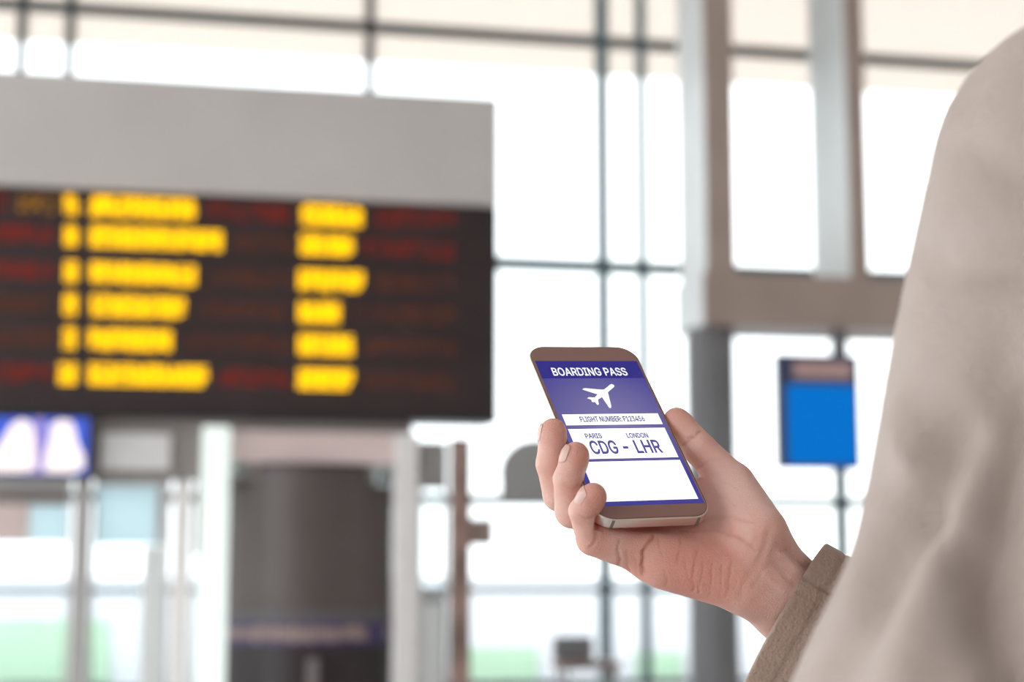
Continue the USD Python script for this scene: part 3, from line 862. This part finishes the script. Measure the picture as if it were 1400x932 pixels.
# head and the other hand on finer grids
lo2, hh = headc - [.15, .15, .20], .0035
G = grid(lo2, headc + [.15, .15, .16], hh)
hd_ = smin(ball(G, headc + V([0, 0, .02]) - .012 * face, (.077, .077, .103)), cone(G, headc + .012 * face + V([0, 0, -.03]), headc + .045 * face + V([0, 0, -.088]), .060, .030), .035)
hd_ = smin(hd_, cone(G, headc + .066 * face + V([0, 0, .012]), headc + .088 * face + V([0, 0, -.028]), .007, .0115), .016)
for s in (-1, 1):
    hd_ = smin(hd_, ball(G, headc + s * .030 * ax_ + .052 * face + V([0, 0, -.026]), (.022, .022, .020)), .02)
    hd_ = smin(hd_, ball(G, headc + s * .076 * ax_ - .010 * face + V([0, 0, -.005]), (.011, .011, .030)), .006)
    hd_ = np.maximum(hd_, -ball(G, headc + s * .031 * ax_ + .079 * face + V([0, 0, .011]), (.015, .015, .009)))
    hd_ = smin(hd_, cone(G, headc + s * .014 * ax_ + .073 * face + V([0, 0, .029]), headc + s * .045 * ax_ + .058 * face + V([0, 0, .029]), .006, .005), .012)
for dz in (-.054, -.064):
    hd_ = smin(hd_, cone(G, headc - .016 * ax_ + .070 * face + V([0, 0, dz]), headc + .016 * ax_ + .070 * face + V([0, 0, dz]), .0055, .0055), .006)
hd_ = smin(hd_, cone(G, at_h(zt + .06, -.03), headc + V([0, 0, -.05]) - .02 * face, .053, .050), .03)
head_m = surface_nets(hd_, lo2, hh)
trimesh.smoothing.filter_taubin(head_m, lamb=.5, nu=.53, iterations=4)
fd = .55 * face + V([0, 0, -.80]); fd /= np.linalg.norm(fd)
lo2, hh = LH - .20, .003
G = grid(lo2, LH + .18, hh)
lh = cone(G, LH, LH + .02 * fd, .026, .026, (ax_, 1.25))
for k in range(4):
    o0, o1 = LH + .015 * fd + (k - 1.5) * .010 * face, LH + .085 * fd + (k - 1.5) * .019 * V([face[0], face[1], .25])
    lh = smin(lh, cone(G, o0, o1, .015, .0105), .012)
fing = None
for k, ln in enumerate((.052, .064, .068, .060)):
    o1 = LH + .085 * fd + (k - 1.5) * .019 * V([face[0], face[1], .25])
    d1 = fd + .35 * ax_; d1 /= np.linalg.norm(d1)
    d2 = fd + .95 * ax_; d2 /= np.linalg.norm(d2)
    o2 = o1 + d1 * ln * .55
    c = smin(cone(G, o1, o2, .0095, .0085), cone(G, o2, o2 + d2 * ln * .5, .0085, .0070), .002)
    fing = c if fing is None else smin(fing, c, .002)
tb0 = LH + .02 * fd + .018 * face
tb1 = tb0 + .045 * fd + .030 * face + .012 * ax_
fing = np.minimum(fing, smin(cone(G, tb0, tb1, .015, .010), cone(G, tb1, tb1 + .030 * fd + .008 * face + .010 * ax_, .0095, .0075), .003))
lh = smin(lh, fing, .006)
lhand_m = surface_nets(lh, lo2, hh)
bm_ = trimesh.util.concatenate([bm_, head_m, lhand_m])
hand_w = trimesh.Trimesh(phone_world(hv), hm.faces, process=False)
if hand_w.volume < 0:
    hand_w.invert()
whole = trimesh.util.concatenate([bm_, hand_w])
person = thing('person', 'person in a beige leather jacket holding up a phone, shoulder filling the right edge', 'person', tuple(at_h(0)))
body = obj('body', whole, M['skin'], person, smooth=True, label='bare hand holding the phone up')
api = UsdGeom.PrimvarsAPI(body.GetPrim())
for nm, val in (('flush', red), ('crease', crease)):
    full = np.concatenate([np.full(len(bm_.vertices), .2 if nm == 'flush' else 0.), val]).astype(np.float32)
    api.CreatePrimvar(nm, Sdf.ValueTypeNames.FloatArray, 'vertex').Set(Vt.FloatArray.FromNumpy(full))

M['eye'] = usdkit.material(stage, '/World/Looks/eye', {'g': ('geometry', {}), 'p': ('principled_bsdf', {'base_color': (.16, .10, .07), 'roughness': .1})}, surface='p.BSDF')
for s in (-1, 1):
    e_ = trimesh.creation.icosphere(3, .0105)
    e_.apply_translation(headc + s * .031 * ax_ + .0585 * face + V([0, 0, .011]))
    obj('eye', e_, M['eye'], person, smooth=True)

# nails: small curved shells on the backs of the finger ends
dors = dict(index=V([.1, .2, -1.]), middle=V([-.95, .3, -.5]), ring=V([-.97, .30, .12]), pinky=V([-.95, .30, .16]), thumb=V([.75, .35, -.60]))
for n, ch in chains.items():
    a, b, r_ = ch[2][0], ch[3][0], ch[3][1]
    axn = (b - a) / np.linalg.norm(b - a)
    dn = dors[n] - (dors[n] @ axn) * axn; dn /= np.linalg.norm(dn)
    sn = np.cross(axn, dn)
    L, wdt = (10.5, .92) if n != 'pinky' else (9.0, .90)
    gu, gv = np.meshgrid(np.linspace(0, 1, 14), np.linspace(-1, 1, 13), indexing='ij')
    roundn = np.sqrt(np.clip(1 - np.clip((np.abs(gu - .5) - .30) / .2, 0, 1) ** 2 * .75, 0, 1))
    ang = gv * wdt * roundn * .86
    rr = r_ + .42 - .9 * np.clip(gu - .78, 0, 1) * 2
    c0 = b - axn * 6.5
    top = c0 + gu[..., None] * L * axn + (np.cos(ang) * rr)[..., None] * dn + (np.sin(ang) * rr)[..., None] * sn
    # let the nail follow the flesh
    tree_q = trimesh.proximity.ProximityQuery(hm) if False else None
    from scipy.spatial import cKDTree
    kd = cKDTree(hv) if 'kd' not in globals() else kd
    flat_ = top.reshape(-1, 3)
    _, ii = kd.query(flat_, k=6)
    base_c = c0 + (gu.reshape(-1, 1) * L) * axn
    dirn = flat_ - base_c; dirn /= np.linalg.norm(dirn, axis=1, keepdims=True)
    reach = ((hv[ii] - base_c[:, None]) * dirn[:, None]).sum(2).max(1)
    edge = np.minimum(1, 3 * np.minimum(np.minimum(gu, 1.08 - gu), (1 - np.abs(gv)) * .6 + .05)).reshape(-1)
    flat_ = base_c + dirn * (np.clip(reach, r_ * .6, r_ * 1.25) + .10 + .35 * edge)[:, None]
    nu_, nv_ = gu.shape
    low = flat_ - dirn * .9
    vv = np.vstack([flat_, low]); ff = []
    for i in range(nu_ - 1):
        for j in range(nv_ - 1):
            p0, p1, p2, p3 = i * nv_ + j, (i + 1) * nv_ + j, (i + 1) * nv_ + j + 1, i * nv_ + j + 1
            q_ = nu_ * nv_
            ff += [[p0, p1, p2], [p0, p2, p3], [q_ + p0, q_ + p2, q_ + p1], [q_ + p0, q_ + p3, q_ + p2]]
    ring_ = [i * nv_ for i in range(nu_)] + [(nu_ - 1) * nv_ + j for j in range(1, nv_)] + [i * nv_ + nv_ - 1 for i in range(nu_ - 2, -1, -1)] + [j for j in range(nv_ - 2, 0, -1)]
    for i in range(len(ring_)):
        p, q = ring_[i], ring_[(i + 1) % len(ring_)]
        ff += [[p, q, nu_ * nv_ + q], [p, nu_ * nv_ + q, nu_ * nv_ + p]]
    nm_ = trimesh.Trimesh(phone_world(vv), ff, process=False)
    nm_.fix_normals()
    obj('fingernail', nm_, M['nail'], person, smooth=50)

# jacket
M['leather'] = usdkit.material(stage, '/World/Looks/beige_leather', {
    'g': ('geometry', {}), 'n': ('noise_texture', {'scale': 14.0, 'detail': 4.0}), 'r': ('rgb_ramp', {'ramp': [(.3, (.365, .290, .25)), (.7, (.43, .35, .307))]}),
    'v': ('voronoi_texture', {'scale': 620.0, 'feature': 'smooth_f1', 'smoothness': .6}), 'n2': ('noise_texture', {'scale': 330.0, 'detail': 4.0}),
    'h': ('math', {'math_type': 'multiply_add', 'value2': .8}), 'b': ('bump', {'strength': .5, 'distance': .0009}),
    'p': ('principled_bsdf', {'roughness': .50, 'specular_ior_level': .35, 'sheen_weight': .15})},
    [('g.position', 'n.vector'), ('n.fac', 'r.fac'), ('r.color', 'p.base_color'), ('g.position', 'v.vector'), ('g.position', 'n2.vector'),
     ('v.distance', 'h.value1'), ('n2.fac', 'h.value3'), ('h.value', 'b.height'), ('b.normal', 'p.normal')], surface='p.BSDF')
M['shaded_leather'] = usdkit.material(stage, '/World/Looks/beige_leather_shaded_tone', {  # the jacket leather again, with the shade on the cuff in its colour
    'g': ('geometry', {}), 'n': ('noise_texture', {'scale': 30.0, 'detail': 4.0}), 'r': ('rgb_ramp', {'ramp': [(.3, (.34, .243, .195)), (.7, (.405, .297, .242))]}),
    'v': ('voronoi_texture', {'scale': 620.0, 'feature': 'smooth_f1', 'smoothness': .6}), 'n2': ('noise_texture', {'scale': 330.0, 'detail': 4.0}),
    'h': ('math', {'math_type': 'multiply_add', 'value2': .8}), 'b': ('bump', {'strength': .6, 'distance': .0010}),
    'p': ('principled_bsdf', {'roughness': .50, 'specular_ior_level': .35})},
    [('g.position', 'n.vector'), ('n.fac', 'r.fac'), ('r.color', 'p.base_color'), ('g.position', 'v.vector'), ('g.position', 'n2.vector'),
     ('v.distance', 'h.value1'), ('n2.fac', 'h.value3'), ('h.value', 'b.height'), ('b.normal', 'p.normal')], surface='p.BSDF')

hj = .006
loj = np.min([LS, LE, RS, RE, LH, at_h(0, .16, -.2), at_h(0, -.16, .2), at_h(0, -.16, -.2), at_h(0, .16, .2)], 0) - .11
hij = np.max([LS, LE, RS, RE, LH, at_h(0, .16, -.2), at_h(0, -.16, .2), at_h(0, -.16, -.2), at_h(0, .16, .2)], 0) + .11
loj[2], hij[2] = hipz - .06, zt + .14
G = grid(loj, hij, hj)
jd = body_field(G, .022, trunk)
jd = smin(jd, cone(G, at_h(zt - .5, -.01, -.08), at_h(hipz - .02, -.01, -.08), .135, .14), .05)
jd = smin(jd, cone(G, at_h(zt - .5, -.01, .08), at_h(hipz - .02, -.01, .08), .135, .14), .05)
sleeve_l = smin(cone(G, LS, LE, .070, .061), cone(G, LE, LH - .02 * face, .062, .046), .03)
sleeve_r = smin(cone(G, RS, RE, .068, .060), cone(G, RE, RE * .42 + RW * .58, .060, .046), .03)
jd = smin(smin(jd, sleeve_l, .028), sleeve_r, .028)
collar = smin(cone(G, at_h(zt + .03, -.055, -.055), at_h(zt + .075, -.06, 0), .030, .026), cone(G, at_h(zt + .03, -.055, .055), at_h(zt + .075, -.06, 0), .030, .026), .02)
jd = smin(jd, collar, .02)
jd = np.maximum(jd, -(G[2] * 0 + (hipz - .04) - G[2]) * -1) if False else jd
wr_n = meshkit.fbm(np.stack(np.broadcast_arrays(G[0] * 11, G[1] * 11, G[2] * 5), -1), 2, 11) - .5
jd = jd + (wr_n * .016).astype(np.float32)
jd = np.maximum(jd, np.float32(loj[2] + 2.5 * hj) - G[2])                # level hem
jm = surface_nets(jd, loj, hj)
jm = max(jm.split(only_watertight=False), key=lambda c: len(c.vertices))
trimesh.smoothing.filter_taubin(jm, lamb=.5, nu=.53, iterations=6)
jv, jn = np.array(jm.vertices), np.array(jm.vertex_normals)
jc = (jv - EYE) @ np.stack([RIGHT, -UP, FWD], 1)
hu = np.stack([700 + F * jc[:, 0] / jc[:, 2], 466 + F * jc[:, 1] / jc[:, 2]], 1)      # the folds of the near sleeve, drawn on it as grooves and ridges
front = np.clip(-(jn * (jv - EYE)).sum(1) / np.linalg.norm(jv - EYE, axis=1) * 2, 0, 1) * (jc[:, 2] < .80)
jd_ = np.zeros(len(jv))
for line, dep, w in [([(1430, 62), (1350, 92), (1312, 138)], .0045, 13), ([(1235, 330), (1300, 358), (1400, 362)], .006, 22), ([(1292, 590), (1262, 690), (1232, 750), (1192, 822), (1140, 890), (1100, 940)], .013, 30),
                     ([(1400, 560), (1375, 700), (1360, 800), (1400, 940)], .014, 40), ([(1210, 550), (1176, 620)], .004, 14), ([(1330, 200), (1400, 240)], .004, 25),
                     ([(1225, 420), (1275, 380)], .004, 18), ([(1262, 700), (1330, 760), (1345, 860)], .006, 26),
                     ([(1220, 560), (1250, 650)], -.006, 18), ([(1190, 690), (1150, 850)], -.004, 22), ([(1300, 720), (1250, 850), (1230, 940)], -.007, 36), ([(1375, 480), (1330, 600)], .004, 30)]:
    jd_ += press(line, dep * .85, w * 1.1)
jm.vertices = jv - jn * jd_[:, None]
jacket = obj('jacket', jm, M['leather'], person, smooth=True, label='beige leather jacket')

# far sleeve with its open cuff
sa = K(1083, 853, .935)
sd_ = K(1083 + 340, 853 + 200, .955) - sa
sl = np.linalg.norm(sd_); sd_ /= sl
s_u = UP - (UP @ sd_) * sd_; s_u /= np.linalg.norm(s_u)
s_s = np.cross(sd_, s_u)
NS, NT = 150, 220
ss = np.concatenate([np.linspace(0, .10, 90), np.linspace(.10, sl * 1.02, NS - 90 + 1)[1:]])
th = np.linspace(0, 2 * np.pi, NT, endpoint=False)
S_, T_ = np.meshgrid(ss, th, indexing='ij')
rmaj, rmin = .0465, .036
nz_ = meshkit.fbm(np.stack([S_ * 22, np.cos(T_) * 1.3, np.sin(T_) * 1.3], -1), 3, 21) - .5
fold = .0035 * np.sin(S_ * 95 + 1.2 * np.sin(T_ * 2) + .6) * np.clip(S_ / .05, 0, 1)
grow = 1 + .10 * np.clip(S_ / sl, 0, 1)
R_u, R_s = rmaj * grow, rmin * grow
off = nz_ * .010 * np.clip(.25 + S_ / .06, 0, 1) + fold * .5
seam = np.exp(-((T_ - 1.02) / .022) ** 2) + .5 * np.exp(-((T_ - 1.22) / .016) ** 2)
off = off - .0015 * seam + .0012 * np.clip((1.02 - T_) / .03, 0, 1) * (T_ < 1.6) - .0008 * np.exp(-((S_ - .011) / .0009) ** 2)


slant = -.005 - .015 * np.sin(T_)                       # the cuff is cut on the slant, longest on the side of the palm


def tube_pts(o):
    return sa + (S_ + slant * np.clip(1 - S_ / .07, 0, 1))[..., None] * sd_ + ((R_u + o) * np.cos(T_))[..., None] * s_u + ((R_s + o) * np.sin(T_))[..., None] * s_s


outer = tube_pts(off)
inner = tube_pts(off - .0024)[:70][::-1]
lip = [sa + (slant[:1] - .0009)[..., None] * sd_ + ((R_u[:1] + off[:1] + q) * np.cos(T_[:1]))[..., None] * s_u + ((R_s[:1] + off[:1] + q) * np.sin(T_[:1]))[..., None] * s_s for q in (-.0018, -.0006)]
P_ = np.concatenate([inner, lip[0], lip[1], outer], 0)
n1 = P_.shape[0]
idx = np.arange(n1 * NT).reshape(n1, NT)
a_, b_, c_2, d_2 = idx[:-1], idx[1:], np.roll(idx[1:], -1, 1), np.roll(idx[:-1], -1, 1)
sf_ = np.concatenate([np.stack([a_, b_, c_2], -1).reshape(-1, 3), np.stack([a_, c_2, d_2], -1).reshape(-1, 3)])
sm = trimesh.Trimesh(P_.reshape(-1, 3), sf_, process=False)
cen = sa + sd_ * .1
vi = idx[n1 - 40, 0]
if np.dot(sm.vertex_normals[vi], sm.vertices[vi] - cen - sd_ * ((sm.vertices[vi] - cen) @ sd_)) < 0:
    sm.invert()
obj('sleeve', sm, M['shaded_leather'], jacket, smooth=True, label='grained leather sleeve, darkened for shade, with open cuff round the wrist')

# trousers, shoes, hair
M['denim'] = mat('dark_blue_denim', (.05, .06, .10), .8, vary=.1, scale=40)
G = grid([lo[0], lo[1], .03], [hi[0], hi[1], hipz + .16], .009)
td_ = body_field(G, .014, [l for k, l in enumerate(legs) if k % 3 < 2] + [(at_h(hipz + .04, -.015, -.07), at_h(hipz + .04, -.015, .07), .105, .105)])
td_ = np.maximum(td_, .06 - (G[2] + G[0] * 0 + G[1] * 0))
obj('trousers', surface_nets(td_, [lo[0], lo[1], .03], .009), M['denim'], person, smooth=True)
for s in (-1, 1):
    an = at_h(.09, -.03, .10 * s)
    G = grid(an - [.25, .25, .10], an + [.25, .25, .06], .006)
    sd2 = smin(cone(G, an + V([0, 0, -.045]), an + .14 * face + V([0, 0, -.055]), .046, .036), cone(G, an, an + V([0, 0, -.04]), .044, .044), .02)
    sd2 = np.maximum(sd2, .001 - (G[2] + G[0] * 0 + G[1] * 0))
    obj('shoe', surface_nets(sd2, an - [.25, .25, .10], .006), mat(f'brown_shoe_leather_{s + 1}', (.10, .06, .04), .4), person, smooth=True)
G = grid(headc - .2, headc + .2, .006)
hr = smin(ball(G, headc + V([0, 0, .035]) - .012 * face, (.090, .090, .108)), cone(G, headc - .05 * face + V([0, 0, .03]), headc - .075 * face + V([0, 0, -.13]), .075, .045), .04)
hr = np.maximum(hr, -ball(G, headc + .075 * face + V([0, 0, -.02]), (.072, .072, .085)))
hr = hr + (meshkit.fbm(np.stack(np.broadcast_arrays(G[0] * 60, G[1] * 60, G[2] * 9), -1), 2, 3) - .5).astype(np.float32) * .010
obj('hair', surface_nets(hr, headc - .2, .006), mat('brown_hair', (.075, .042, .026), .45, vary=.3, scale=60), person, smooth=True)
